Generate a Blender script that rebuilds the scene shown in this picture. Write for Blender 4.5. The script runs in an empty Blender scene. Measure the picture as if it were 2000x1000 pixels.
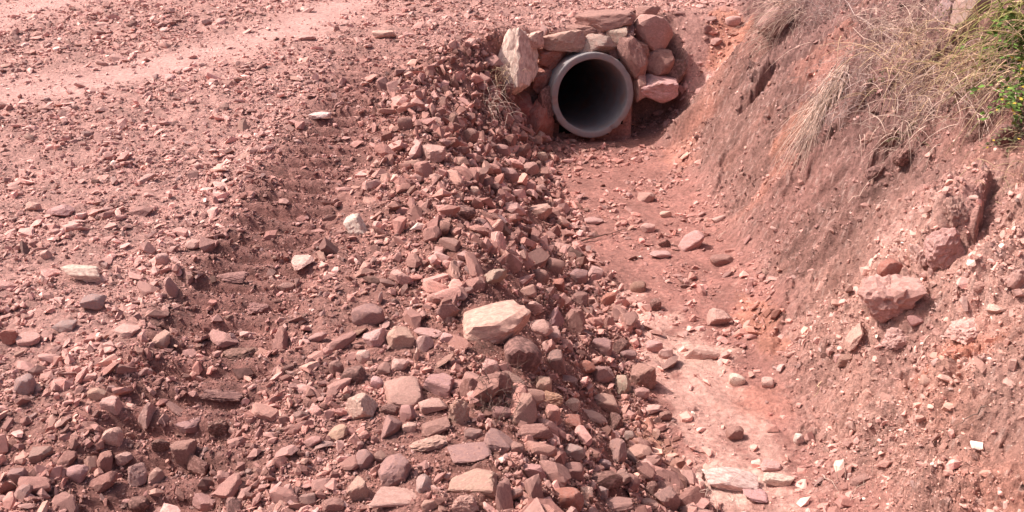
import bpy, bmesh, math, random
import numpy as np
from mathutils import Vector, Matrix, Euler

rng = np.random.default_rng(7)
random.seed(7)
C = bpy.context.scene.collection
SC = bpy.context.scene

# ------------------------------------------------------------------ camera
CAMZ, PITCH, F = 1.7, math.radians(25.0), 1732.0        # F: focal length in pixels of the 2000 px wide photograph
cam = bpy.data.objects.new('camera', bpy.data.cameras.new('camera'))
C.objects.link(cam)
cam.location = (0, 0, CAMZ)
cam.rotation_euler = (math.radians(90) - PITCH, 0, 0)
cam.data.sensor_width = 36.0
cam.data.lens = 36.0 * F / 2000.0
cam.data.clip_start = 0.05
cam.data.clip_end = 2000
SC.camera = cam

# ------------------------------------------------------------------ light
SUN = Vector((-0.64, 0.16, 0.84)).normalized()           # towards the sun
elev = math.asin(SUN.z)
world = bpy.data.worlds.new('World'); SC.world = world; world.use_nodes = True
wn = world.node_tree.nodes; wl = world.node_tree.links
bg = wn['Background']; sky = wn.new('ShaderNodeTexSky')
sky.sky_type = 'NISHITA'; sky.sun_disc = False
sky.sun_elevation = elev; sky.sun_rotation = math.atan2(SUN.x, SUN.y)
sky.air_density = 0.7; sky.dust_density = 6.0; sky.ozone_density = 0.2
wl.new(sky.outputs[0], bg.inputs[0]); bg.inputs[1].default_value = 0.145
sl = bpy.data.lights.new('sun', 'SUN'); sl.energy = 4.6; sl.angle = math.radians(0.6); sl.color = (1.0, 0.93, 0.86)
so = bpy.data.objects.new('sun', sl); C.objects.link(so)
so.rotation_euler = SUN.to_track_quat('Z', 'Y').to_euler(); so.location = (-6, 3, 8)
SC.view_settings.view_transform = 'Standard'; SC.view_settings.look = 'None'
SC.view_settings.exposure = 0.28; SC.view_settings.gamma = 1.0; SC.view_settings.use_curve_mapping = False

# ------------------------------------------------------------------ noise
def _hash(ix, iy, iz, seed):
    h = (ix.astype(np.int64) * 374761393 + iy.astype(np.int64) * 668265263 + iz.astype(np.int64) * 2147483647 + seed * 974634777) & 0xffffffff
    h = ((h ^ (h >> 13)) * 1274126177) & 0xffffffff
    h = ((h ^ (h >> 16)) * 2246822519) & 0xffffffff
    return ((h ^ (h >> 15)) & 0xffffff) / float(0xffffff)
def noise2(x, y, seed=0):
    ix = np.floor(x); iy = np.floor(y); fx = x - ix; fy = y - iy
    ux = fx * fx * fx * (fx * (fx * 6 - 15) + 10); uy = fy * fy * fy * (fy * (fy * 6 - 15) + 10)
    ix = ix.astype(np.int64); iy = iy.astype(np.int64); z = np.zeros_like(ix)
    def g(dx, dy):
        a = _hash(ix + dx, iy + dy, z, seed) * 2 * np.pi
        return np.cos(a) * (fx - dx) + np.sin(a) * (fy - dy)
    a = g(0, 0) * (1 - ux) + g(1, 0) * ux; b = g(0, 1) * (1 - ux) + g(1, 1) * ux
    return (a * (1 - uy) + b * uy) * 1.4
def fbm(x, y, f, octv=4, seed=0, gain=0.5):
    s = 0; a = 1.0
    for o in range(octv):
        s = s + a * noise2(x * f + o * 17.3, y * f - o * 9.1, seed + o); f *= 2.03; a *= gain
    return s
def noise3(p, seed=0):
    ip = np.floor(p); f = p - ip; u = f * f * (3 - 2 * f); ip = ip.astype(np.int64)
    def v(a, b, c): return _hash(ip[:, 0] + a, ip[:, 1] + b, ip[:, 2] + c, seed)
    ux, uy, uz = u[:, 0], u[:, 1], u[:, 2]
    x00 = v(0,0,0)*(1-ux)+v(1,0,0)*ux; x10 = v(0,1,0)*(1-ux)+v(1,1,0)*ux
    x01 = v(0,0,1)*(1-ux)+v(1,0,1)*ux; x11 = v(0,1,1)*(1-ux)+v(1,1,1)*ux
    return ((x00*(1-uy)+x10*uy)*(1-uz)+(x01*(1-uy)+x11*uy)*uz)*2-1
def cells(x, y, f, seed=0):
    """Lumpy clods: distance to the nearest jittered cell point, 1 at the lump's middle, 0 at its rim."""
    x = x * f; y = y * f; ix = np.floor(x).astype(np.int64); iy = np.floor(y).astype(np.int64); z = np.zeros_like(ix)
    d = np.full(x.shape, 9.0)
    for a in (-1, 0, 1):
        for b in (-1, 0, 1):
            jx = ix + a + _hash(ix + a, iy + b, z, seed); jy = iy + b + _hash(ix + a, iy + b, z, seed + 5)
            r = 0.7 + 0.6 * _hash(ix + a, iy + b, z, seed + 9)
            d = np.minimum(d, np.hypot(x - jx, y - jy) / r)
    return np.clip(1 - d, 0, 1)
def ss(t): t = np.clip(t, 0, 1); return t * t * (3 - 2 * t)

# ------------------------------------------------------------------ the shape of the land
YH = 7.62
def floor_z(y): return np.interp(y, [0, 2.4, 3.5, 5, 7, 9], [-0.48, -0.5, -0.53, -0.62, -0.7, -0.7])
def road_z(y): return 0.066 * np.log1p(np.exp((np.minimum(y, 14) - 4.2) * 3)) / 3
def x_toe_left(y): return np.interp(y, [1.5, 2.63, 3.0, 3.5, 4.65, 5.2, 7.2, 8], [0.68, 0.62, 0.42, 0.52, 0.45, 0.33, 0.27, 0.1])
def x_crest(y): return np.interp(y, [1.5, 2.6, 3.5, 5, 6.3, 7.0, 7.5, 8], [0.1, -0.05, -0.15, -0.5, -0.70, -0.45, -0.16, -0.1])
def x_toe_right(y): return np.interp(y, [1, 2.4, 3.1, 5, 6.5, 7.5, 9, 14], [1.05, 1.12, 1.18, 1.34, 1.31, 1.27, 1.45, 1.7])
def H(x, y):
    zf = floor_z(y); zr = road_z(y)
    t = (x - x_crest(y)) / (x_toe_left(y) - x_crest(y))
    S = 0.65 * np.clip(t, 0, 1) + 0.35 * ss(t)
    zl = zr + (zf - zr) * S
    east = ss((x - 1.40) / 0.20)
    yh = YH + 0.50 * ss((x - 1.06) / 0.04) - 0.80 * east
    zl = zl + (zr - zl) * ss((y - yh) / (0.16 + 0.95 * east))
    zl = zl + 0.010 * np.exp(-((x - x_crest(y) + 0.1) / 0.3) ** 2) * ss((7 - y))
    s = np.interp(y, [1.5, 3.0, 4.5, 9], [0.78, 0.90, 1.0, 0.98])
    d = x - x_toe_right(y)
    zb = zf - 0.02 + d * s + 0.10 * ss((d - 0.25) / 0.4) - 0.10 * ss((d - 0.9) / 0.5)
    top = 1.55
    zb = np.where(zb > top, top + (zb - top) * 0.25, zb)
    k = 14.0
    m = np.maximum(zl, zb)
    return m + np.log(np.exp((zl - m) * k) + np.exp((zb - m) * k)) / k

cp, sp = math.cos(PITCH), math.sin(PITCH)
def ray(px, py):
    u = (px - 1000) / F; v = (500 - py) / F
    return np.array([u, cp + v * sp, -sp + v * cp])
def at_y(px, py, Y):
    r = ray(px, py); return Vector((r[0] * Y / r[1], Y, CAMZ + r[2] * Y / r[1]))
def P(px, py):
    """Where the view through a pixel first meets the bare land."""
    r = ray(px, py); d = np.arange(1.6, 16, 0.01)
    below = (CAMZ + r[2] * d) < H(r[0] * d, r[1] * d)
    i = int(np.argmax(below)) if below.any() else len(d) - 1
    return np.array([r[0] * d[i], r[1] * d[i]]), d[i]
def project(v):
    x = v[..., 0]; dy = v[..., 1]; dz = v[..., 2] - CAMZ
    dep = np.maximum(dy * cp - dz * sp, 1e-3); up = dy * sp + dz * cp
    return 1000 + F * x / dep, 500 - F * up / dep, dep

# sheet: a fan of rows, dense where the view needs it, running on coarsely to the horizon
yc = [-260, -120, -60, -30, -15, -8, -4, -2, -1, -0.3, 0.3, 0.8, 1.2, 1.5, 1.7]
yv = []; y = 1.8
while y < 11.5:
    yv.append(y); y += 0.0024 * y if y < 9.8 else 0.01 * y
rows = np.array(yc + yv + [11.7, 12.2, 13, 14.5, 17, 22, 30, 45, 80, 150, 300])
tc = np.linspace(-0.66, 0.70, 800)
tl = -0.66 - np.array([40, 20, 10, 5, 2.5, 1.2, 0.6, 0.3, 0.15, 0.08, 0.04])
tr = 0.70 + np.array([0.04, 0.08, 0.15, 0.3, 0.6, 1.2, 2.5, 5, 10, 20, 40])
cols = np.concatenate([tl, tc, tr])
wid = np.clip(rows + 0.25, 2.05, 13.0)
X = cols[None, :] * wid[:, None]; Y = np.repeat(rows[:, None], len(cols), 1)

# zone masks, all as functions of the place on the ground
def masks(x, y):
    wob = 0.10 * fbm(x, y, 1.3, 3, 40)
    xc, xl, xr = x_crest(y), x_toe_left(y), x_toe_right(y)
    front = 1 - ss((y - 7.6) / 0.12)
    m = {}
    m['slope'] = ss((x - xc + 0.40 + wob) / 0.35) * (1 - ss((x - xl - 0.02 + wob * 0.6) / 0.10)) * front
    m['floor'] = ss((x - xl + 0.02 + wob * 0.6) / 0.10) * (1 - ss((x - xr + wob) / 0.25)) * front
    zb = ss((x - xr + wob) / 0.25)
    back = np.where(y > 7.6, ss((x - (x_toe_right(y) + 0.62) - wob) / 0.2), 1)
    m['bank'] = zb * back
    m['rut'] = np.exp(-((x + 1.09 - 0.05 * np.sin(y * 1.3) + wob * 0.4) / 0.27) ** 4) * ss((y - 1.2) / 0.4) * (1 - ss((y - 5.6) / 2.2))
    m['mid'] = ss((x + 1.55 + wob) / 0.3) * (1 - m['floor']) * (1 - m['bank']) * (1 - 0.75 * ss((y - 5.0) / 3.0))
    m['mid'] = np.clip(m['mid'] + .8 * ss((2.9 + wob - y) / .6) * (1 - m['floor']) * (1 - m['bank']), 0, 1)
    m['road'] = np.clip(1 - m['slope'] - m['floor'] - m['bank'], 0, 1)
    lane = 0
    for pts, w in (( [(-80, 190), (150, 172), (330, 125), (560, 62), (690, 8)], 0.34), ([(-120, 60), (40, 20), (160, -20)], 0.45)):
        q = [P(a, b)[0] for a, b in pts]
        dmin = np.full(x.shape, 9.0)
        for a, b in zip(q[:-1], q[1:]):
            ab = b - a; t = np.clip(((x - a[0]) * ab[0] + (y - a[1]) * ab[1]) / (ab @ ab), 0, 1)
            dmin = np.minimum(dmin, np.hypot(x - a[0] - t * ab[0], y - a[1] - t * ab[1]))
        lane = np.maximum(lane, np.exp(-((dmin + wob) / w) ** 2))
    m['lane'] = lane * m['road']
    ch = np.full(x.shape, 9.0)
    q = [P(a, b)[0] for a, b in ((1195, 600), (1250, 640), (1330, 710), (1400, 790), (1450, 880), (1480, 1000))]
    for a, b in zip(q[:-1], q[1:]):
        ab = b - a; t = np.clip(((x - a[0]) * ab[0] + (y - a[1]) * ab[1]) / (ab @ ab), 0, 1)
        ch = np.minimum(ch, np.hypot(x - a[0] - t * ab[0], y - a[1] - t * ab[1]))
    m['channel'] = np.exp(-((ch + wob * 0.6) / 0.25) ** 4) * (1 - ss((y - 4.4) / 0.4))
    return m
M = masks(X, Y)
Z = H(X, Y)
near = ((Y > 1.5) & (Y < 11.6) & (np.abs(X) < 9)).astype(float)
rise = np.where((Y > 20) | (X > 7), 0.03 * np.hypot(np.maximum(Y - 20, 0), np.maximum(X - 7, 0)), 0)
Z = Z + np.minimum(rise, 25)
def dent(px, py, rx, ry, amp, ang=0.0, sharp=2):
    (c, d) = P(px, py); rx *= d / F; ry *= d / F
    ca, sa = math.cos(ang), math.sin(ang)
    a = (X - c[0]) * ca + (Y - c[1]) * sa; b = -(X - c[0]) * sa + (Y - c[1]) * ca
    return amp * np.exp(-((np.abs(a) / rx) ** sharp + (np.abs(b) / ry) ** sharp))
# broad swells
Z += near * 0.035 * fbm(X, Y, 0.9, 3, 1) * (M['road'] * 0.6 + M['slope'] * 0.9 + M['floor'] * 0.35)
# rut pressed by wide treads, with a low ridge of pushed-up stones on its far side from the ditch
lug = np.sin((Y * 2 * np.pi / 0.165) + 1.5 * X + 0.9 * fbm(X, Y, 2.2, 2, 9)); lug = np.sign(lug) * np.abs(lug) ** .6
Z -= M['rut'] * (0.036 - 0.028 * lug * (1 + .5 * fbm(X, Y, 4, 2, 11)))
Z += 0.040 * np.exp(-((X + 1.36) / 0.11) ** 2) * (1 - ss((Y - 4.0) / 1.5)) * (1 + 0.7 * fbm(X, Y, 3.0, 2, 4))
# cobbled, cloddy relief
rough = M['road'] * (1 - 0.8 * M['lane']) * 0.8 + M['slope'] * 1.6 + M['floor'] * 0.45 * (1 - 0.75 * M['channel']) + M['bank'] * 1.5
sparse = ss(0.55 + 1.3 * fbm(X, Y, 1.7, 2, 60))
Z += near * rough * (0.016 * cells(X, Y, 11, 3)) * (0.4 + 0.9 * sparse)
Z += near * rough * (0.010 * fbm(X, Y, 6, 4, 21, 0.6))
Xs = X * (1 + 0.4 * M['bank'])
crumb = 0.013 * cells(Xs, Y, 22, 8) * ss(0.6 + 1.6 * fbm(X, Y, 3.5, 2, 61)) + 0.008 * cells(Xs + .01 * noise2(Xs * 60, Y * 60, 2), Y, 44, 13) * ss(0.7 + 1.6 * fbm(X, Y, 5, 2, 62)) + 0.0045 * cells(Xs, Y, 85, 15)
crumb = crumb * (1 - .5 * M['rut']) * near * (M['road'] * (1 - .75 * M['lane']) * .9 + M['slope'] * 1.1 + M['floor'] * .35 * (1 - .5 * M['channel']) + M['bank'] * 1.7)
outc = sum(dent(a, b, c_, e_, 1.0) for a, b, c_, e_ in ((1860, 430, 60, 70), (1800, 500, 70, 50), (1750, 590, 80, 60), (1900, 630, 80, 45), (1700, 660, 60, 40), (1760, 640, 60, 40), (1960, 560, 60, 60), (1850, 820, 70, 60), (1700, 860, 70, 50)))
outc = np.clip(outc, 0, 1) * M['bank']
rock_c = cells(X * 1.3, Y, 9, 71) * .045 + cells(X * 1.3, Y, 19, 72) * .028 + cells(X * 1.3, Y, 40, 73) * .012
crumb = crumb + outc * rock_c * near
# the cut bank: runnels down the slope, ledges and crumbling lumps
u = X * 0.9; w = Y * 1.0 + X * 0.35
Z += near * M['bank'] * (0.13 * fbm(u * 0.35, w, 1.5, 4, 31, 0.55) + 0.05 * fbm(u * 0.5, w, 5.0, 3, 33, 0.6))
led = fbm(X, Y, 2.4, 3, 36); Z += near * M['bank'] * 0.085 * np.round(led * 3) / 3 * ss(0.4 + 2 * fbm(X, Y, 0.8, 2, 37))
Z += near * M['bank'] * (0.036 * np.abs(fbm(X, Y, 9, 3, 38, 0.6)) + 0.010 * fbm(X, Y, 30, 3, 39, 0.65))
Z += near * M['floor'] * 0.012 * fbm(X * 1.6 + Y * 0.5, Y * 0.6, 5, 3, 44)
def lip(p1, p2, w, amp):
    """A ledge that swells from the road side and breaks off steeply along the line p1-p2, leaving an undercut hollow."""
    a_, b_ = P(*p1)[0], P(*p2)[0]; ax = b_ - a_; L = np.linalg.norm(ax); ax = ax / L; c_ = (a_ + b_) / 2
    b = (X - c_[0]) * ax[0] + (Y - c_[1]) * ax[1]; a = (X - c_[0]) * -ax[1] + (Y - c_[1]) * ax[0]
    a = a + 0.06 * fbm(X, Y, 6, 4, int(p1[0]), .6)
    if ax[1] > 0: a = -a
    end = np.exp(-(np.abs(b) / (L * .55)) ** 4)
    swell = np.where(a < 0, np.exp(-(a / w) ** 2), 1 - ss(a / .06))
    return end * amp * (swell - 0.75 * ss(a / .06) * np.exp(-(np.maximum(a, 0) / (w * .7)) ** 2))
Z += lip((1505, 145), (1440, 240), .16, .15) + lip((1925, 385), (1868, 505), .14, .10) + lip((1568, 185), (1530, 240), .06, .05)
Z += lip((1700, 195), (1610, 300), .10, .06) + lip((1530, 560), (1488, 700), .10, .03) + lip((1790, 245), (1680, 355), .12, .07) + lip((1900, 90), (1790, 180), .12, .10)
Z += lip((1995, 230), (1930, 262), .10, .12) + lip((1960, 470), (1930, 540), .08, .04) + lip((1340, 100), (1330, 190), .06, .04) + lip((1600, 300), (1560, 380), .08, .05)
Z += lip((1425, 300), (1385, 390), .08, .035) + lip((1640, 420), (1600, 520), .10, .04) + lip((1785, 690), (1745, 800), .08, .04) + lip((1875, 690), (1850, 800), .08, .05) + lip((1560, 330), (1500, 430), .07, .03)
Z += dent(1175, 62, 80, 22, -0.07) + dent(1400, 330, 70, 60, 0.04) + dent(1330, 230, 30, 60, 0.05)
Z += dent(1905, 430, 22, 90, -0.12, 0.3) + dent(1850, 440, 40, 80, 0.06) + dent(1740, 575, 60, 50, 0.05)
Z += dent(1950, 245, 35, 40, -0.16) + dent(1770, 320, 45, 40, -0.05) + dent(1700, 335, 40, 30, -0.04)
Z += dent(1690, 130, 60, 60, 0.07) + dent(1520, 60, 40, 40, 0.05)
Z += dent(868, 150, 34, 60, -0.13) + dent(1500, 640, 26, 120, -0.04, 0.3) + dent(1255, 900, 70, 70, -0.03)

Z += crumb; X = X - 0.75 * M['bank'] * crumb

# the concrete pipe
AX = Vector((-0.19, 0.975, -0.11)).normalized()             # runs in under the road
PC = at_y(1158, 187, 7.50); RO, RI, LEN = 0.366, 0.308, 4.2
rel = np.stack([X - PC.x, Y - PC.y, Z - PC.z], -1); s_ = rel @ np.array(AX)
rad = np.linalg.norm(rel - s_[..., None] * np.array(AX), axis=-1)
inpipe = (s_ > -0.06) & (s_ < LEN - 0.05) & (rad < (RO + RI) / 2 + 0.01)
# keep the ditch floor from rising into the pipe mouth
mouth = (Y > 7.05) & (Y < YH + 0.02) & (np.abs(X - PC.x) < 0.5)
Z = np.where(mouth & (Z > PC.z - RI - 0.02) & (rad < RO + 0.05), np.minimum(Z, PC.z - RI - 0.02), Z)

# colours of the ground itself
ROAD = np.array([.43, .245, .215]); LANE = np.array([.56, .335, .30]); MID = np.array([.29, .145, .122])
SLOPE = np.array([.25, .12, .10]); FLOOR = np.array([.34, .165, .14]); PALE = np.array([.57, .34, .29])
BANK = np.array([.245, .135, .115]); REDD = np.array([.44, .20, .15]); MAUVE = np.array([.20, .112, .104]); BANKP = np.array([.45, .26, .215])
def mix(a, b, t): return a * (1 - t[..., None]) + b * t[..., None]
col = np.broadcast_to(ROAD, X.shape + (3,)).copy()
col = mix(col, LANE, M['lane'])
col = mix(col, MID, np.clip(M['mid'] * 0.85, 0, 1))
col = mix(col, np.array([.22, .10, .088]), np.clip(M['rut'] * 0.5, 0, 1))
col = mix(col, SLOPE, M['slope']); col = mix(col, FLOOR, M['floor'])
bankc = mix(np.broadcast_to(BANK, X.shape + (3,)), REDD, ss(-0.1 + 1.3 * fbm(X * 0.8, Y, 1.6, 3, 51)) * 0.6)
bankc = mix(bankc, MAUVE, ss((Z + 0.25) / 0.8) * 0.85)
bankc = mix(bankc, BANKP, ss((4.6 - Y + 0.6 * fbm(X, Y, 2, 2, 53)) / 1.6) * 0.75 * ss((0.9 - Z) / 0.6))
bankc = mix(bankc, REDD, ss(-0.45 + 1.8 * fbm(X, Y * 0.8, 1.1, 3, 57)) * 0.5)
bankc = mix(bankc, np.array([.52, .31, .26]), np.clip(outc * ss((rock_c - .018) / .03) * .9, 0, 1))
col = mix(col, bankc, M['bank'])
col = mix(col, PALE, np.clip(ss((M['channel'] - .45 + .55 * fbm(X, Y, 6, 4, 58, .65)) / .45) * .9, 0, 1))
for px, py, rx, ry, c, s in ((1430, 950, 95, 45, (.70, .47, .40), .9), (1360, 700, 90, 40, (.66, .43, .36), .7), (1240, 640, 60, 45, (.60, .36, .31), .8),
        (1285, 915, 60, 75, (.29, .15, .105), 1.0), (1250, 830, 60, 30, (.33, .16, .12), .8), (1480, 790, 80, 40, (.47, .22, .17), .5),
        (1560, 250, 50, 35, (.44, .20, .14), .7), (1420, 90, 50, 50, (.46, .21, .15), .8), (1330, 300, 40, 50, (.42, .20, .155), .7),
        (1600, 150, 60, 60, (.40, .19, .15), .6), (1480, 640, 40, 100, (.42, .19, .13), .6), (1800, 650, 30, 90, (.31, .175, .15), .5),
        (1760, 720, 60, 60, (.34, .19, .165), .5), (1830, 850, 50, 90, (.44, .23, .18), .6), (1890, 700, 80, 50, (.46, .18, .12), .7),
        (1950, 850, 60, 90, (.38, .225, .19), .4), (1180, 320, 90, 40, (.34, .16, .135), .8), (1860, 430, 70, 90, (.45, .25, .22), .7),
        (1760, 500, 60, 60, (.52, .32, .28), .7), (1550, 420, 90, 70, (.29, .15, .13), .6), (1920, 620, 60, 60, (.56, .34, .29), .7)):
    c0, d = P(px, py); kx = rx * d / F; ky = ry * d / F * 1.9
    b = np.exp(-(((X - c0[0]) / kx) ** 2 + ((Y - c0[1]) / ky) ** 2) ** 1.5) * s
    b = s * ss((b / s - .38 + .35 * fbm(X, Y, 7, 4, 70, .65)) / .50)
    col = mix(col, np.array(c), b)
mott = 1 + 0.22 * fbm(X, Y, 4, 4, 80, 0.7) * near
lanes_keep = 1 - 0.5 * M['lane']
mott = 1 + (mott - 1) * lanes_keep
col = np.clip(col * mott[..., None] * np.array([1.04, .965, .955]), 0.01, 0.9)
spk = ss((fbm(X, Y, 38, 2, 83) - 0.42) / 0.2) * near * (0.25 + 0.6 * M['bank']); col = mix(col, np.array([.60, .40, .35]), spk * 0.55)

def link(o): C.objects.link(o); return o
def mesh_arrays(name, verts, faces, smooth=False, cols=None):
    me = bpy.data.meshes.new(name); n = len(verts); k = faces.shape[1]; m = len(faces)
    me.vertices.add(n); me.vertices.foreach_set('co', np.ascontiguousarray(verts, np.float32).ravel())
    me.loops.add(m * k); me.loops.foreach_set('vertex_index', np.ascontiguousarray(faces, np.int32).ravel())
    me.polygons.add(m); me.polygons.foreach_set('loop_start', np.arange(0, m * k, k, dtype=np.int32))
    me.polygons.foreach_set('use_smooth', np.full(m, smooth, bool))
    if cols is not None:
        at = me.color_attributes.new('tint', 'FLOAT_COLOR', 'POINT')
        at.data.foreach_set('color', np.concatenate([cols, np.ones((n, 1))], 1).astype(np.float32).ravel())
    me.update(); me.validate(clean_customdata=False)
    return me

# ------------------------------------------------------------------ materials
def mat(name, color=None, attr=False, objcol=False, rough=0.93, bump=((60, .35),), grain=0.25, gscale=30.0, spec=0.25, patch=None, island=False):
    m = bpy.data.materials.new(name); m.use_nodes = True; N = m.node_tree.nodes; L = m.node_tree.links
    b = N['Principled BSDF']; b.inputs['Roughness'].default_value = rough; b.inputs['Specular IOR Level'].default_value = spec
    tc = N.new('ShaderNodeTexCoord'); src = tc.outputs['Object']
    if objcol:                                              # alike stones share a mesh: shift the grain from stone to stone
        oi = N.new('ShaderNodeObjectInfo'); base = oi.outputs['Color']
        ad = N.new('ShaderNodeVectorMath'); ad.operation = 'ADD'; cb = N.new('ShaderNodeCombineXYZ')
        mu = N.new('ShaderNodeMath'); mu.operation = 'MULTIPLY'; mu.inputs[1].default_value = 37.0
        L.new(oi.outputs['Random'], mu.inputs[0]); L.new(mu.outputs[0], cb.inputs[0]); L.new(mu.outputs[0], cb.inputs[1])
        L.new(src, ad.inputs[0]); L.new(cb.outputs[0], ad.inputs[1]); src = ad.outputs[0]
    elif attr:
        a = N.new('ShaderNodeAttribute'); a.attribute_name = 'tint'; base = a.outputs['Color']
    else:
        r = N.new('ShaderNodeRGB'); r.outputs[0].default_value = (*color, 1); base = r.outputs[0]
    n = N.new('ShaderNodeTexNoise'); n.inputs['Scale'].default_value = gscale; n.inputs['Detail'].default_value = 6; n.inputs['Roughness'].default_value = .65
    L.new(src, n.inputs['Vector'])
    mr = N.new('ShaderNodeMapRange'); mr.inputs['From Min'].default_value = .3; mr.inputs['From Max'].default_value = .7
    mr.inputs['To Min'].default_value = 1 - grain; mr.inputs['To Max'].default_value = 1 + grain
    L.new(n.outputs['Fac'], mr.inputs['Value'])
    vm = N.new('ShaderNodeVectorMath'); vm.operation = 'SCALE'; L.new(base, vm.inputs[0]); L.new(mr.outputs[0], vm.inputs['Scale'])
    out = vm.outputs[0]
    if patch:                                               # blotches of a second colour (dried mud on stone, stains)
        pc, ps, lo, hi = patch
        n2 = N.new('ShaderNodeTexNoise'); n2.inputs['Scale'].default_value = ps; n2.inputs['Detail'].default_value = 5; L.new(src, n2.inputs['Vector'])
        m2 = N.new('ShaderNodeMapRange'); m2.inputs['From Min'].default_value = lo; m2.inputs['From Max'].default_value = hi; m2.inputs['To Max'].default_value = .75; L.new(n2.outputs['Fac'], m2.inputs['Value'])
        mx = N.new('ShaderNodeMix'); mx.data_type = 'RGBA'; L.new(m2.outputs[0], mx.inputs['Factor']); L.new(out, mx.inputs['A']); mx.inputs['B'].default_value = (*pc, 1); out = mx.outputs['Result']
    if island:                                              # every stalk its own shade
        gi = N.new('ShaderNodeNewGeometry'); im = N.new('ShaderNodeMapRange'); im.inputs['To Min'].default_value = .45; im.inputs['To Max'].default_value = 1.3
        L.new(gi.outputs['Random Per Island'], im.inputs['Value']); iv = N.new('ShaderNodeVectorMath'); iv.operation = 'SCALE'
        L.new(out, iv.inputs[0]); L.new(im.outputs[0], iv.inputs['Scale']); out = iv.outputs[0]
    L.new(out, b.inputs['Base Color'])
    prev = None
    for sc_, st in bump:
        bn = N.new('ShaderNodeTexNoise'); bn.inputs['Scale'].default_value = sc_; bn.inputs['Detail'].default_value = 8; bn.inputs['Roughness'].default_value = .7; L.new(src, bn.inputs['Vector'])
        bp = N.new('ShaderNodeBump'); bp.inputs['Strength'].default_value = st; bp.inputs['Distance'].default_value = 1.2 / sc_; L.new(bn.outputs['Fac'], bp.inputs['Height'])
        if prev: L.new(prev, bp.inputs['Normal'])
        prev = bp.outputs['Normal']
    L.new(prev, b.inputs['Normal'])
    return m
m_ground = mat('red_earth', attr=True, bump=((35, .6), (120, .9)), grain=.38, gscale=45)
m_gravel = mat('loose_chips', attr=True, bump=((90, .4),), grain=.22, gscale=60)
m_rock = mat('weathered_rock', objcol=True, bump=((18, .30), (70, .45)), grain=.28, gscale=22, patch=((.44, .235, .20), 9, .44, .66))
m_pipe = mat('cast_concrete', color=(.27, .24, .243), bump=((60, .12),), grain=.12, gscale=14, patch=((.33, .19, .16), 7, .48, .70), rough=.85)
m_yellowgreen = mat('green_straw', color=(.40, .37, .13), bump=((60, .1),), grain=.3, gscale=6, island=True)
m_straw = mat('dry_straw', color=(.68, .48, .40), bump=((60, .1),), grain=.3, gscale=6, island=True)
m_straw2 = mat('tan_stalk', color=(.64, .44, .29), bump=((60, .1),), grain=.25, gscale=6, island=True)
m_greytwig = mat('grey_twig', color=(.50, .355, .325), bump=((60, .1),), grain=.3, gscale=6, island=True)
m_twig = mat('brown_twig', color=(.20, .12, .10), bump=((60, .1),), grain=.3, gscale=6, island=True)
m_leaf = mat('green_leaf', color=(.13, .21, .045), bump=((60, .1),), grain=.4, gscale=9, island=True)
m_olive = mat('olive_leaf', color=(.17, .15, .08), bump=((60, .1),), grain=.4, gscale=9, island=True)
m_yellow = mat('yellowed_leaf', color=(.48, .33, .06), bump=((60, .1),), grain=.2, gscale=9)

# ------------------------------------------------------------------ ground sheet
R_, K_ = X.shape
V = np.stack([X, Y, Z], -1).reshape(-1, 3)
idx = np.arange(R_ * K_).reshape(R_, K_)
quads = np.stack([idx[:-1, :-1], idx[:-1, 1:], idx[1:, 1:], idx[1:, :-1]], -1).reshape(-1, 4)
keep = ~(inpipe.ravel()[quads].any(1))
me = mesh_arrays('ground', V, quads[keep], True, col.reshape(-1, 3)); me.materials.append(m_ground)
g = link(bpy.data.objects.new('ground', me)); g['kind'] = 'structure'; g['label'] = 'red earth road, ditch and cut bank'

gx = np.gradient(Z, axis=1) / np.gradient(X, axis=1); gy = np.gradient(Z, axis=0) / np.gradient(Y, axis=0)
NRM = np.stack([-gx, -gy, np.ones_like(gx)], -1); NRM /= np.linalg.norm(NRM, axis=-1, keepdims=True)
NRM = NRM.reshape(-1, 3); TINT = col.reshape(-1, 3)
PX, PY, DEP = project(V)
seen = (V[:, 1] > 1.79) & (V[:, 1] < 11.5) & (PX > -80) & (PX < 2080) & (PY > -60) & (PY < 1060)
seen_i = np.nonzero(seen)[0]
def ground_at(px, py):
    """The land under a pixel: the nearest vertex of the sheet, taking the one in front where ridges overlap."""
    d = np.hypot(PX[seen_i] - px, PY[seen_i] - py); c = np.nonzero(d < d.min() + 3)[0]
    i = seen_i[c[np.argmin(DEP[seen_i][c])]]
    return Vector(V[i]), Vector(NRM[i]), float(DEP[i]), i
def frac(lo): return V[:, 0] * 0

# ------------------------------------------------------------------ stones: small chips, tens of thousands
def hull_proto(n, seed):
    r = random.Random(seed); bm = bmesh.new()
    for _ in range(n):
        v = Vector((r.gauss(0, 1), r.gauss(0, 1), r.gauss(0, 1))).normalized()
        q = max(abs(v.x), abs(v.y), abs(v.z)); v = v * (1 - .35) + v / q * .35
        bm.verts.new(v * r.uniform(.85, 1))
    h = bmesh.ops.convex_hull(bm, input=bm.verts)
    bmesh.ops.delete(bm, geom=list({e for e in h['geom_interior'] + h['geom_unused'] if isinstance(e, bmesh.types.BMVert)}), context='VERTS')
    bmesh.ops.recalc_face_normals(bm, faces=bm.faces)
    bm.verts.index_update()
    vs = np.array([v.co[:] for v in bm.verts]); vs /= np.abs(vs).max(0) 
    fs = np.array([[v.index for v in f.verts] for f in bm.faces]); bm.free(); return vs * .5, fs
protos = [hull_proto(11 + k % 4, 100 + k) for k in range(30)] + [hull_proto(8, 300 + k) for k in range(24)]
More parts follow.
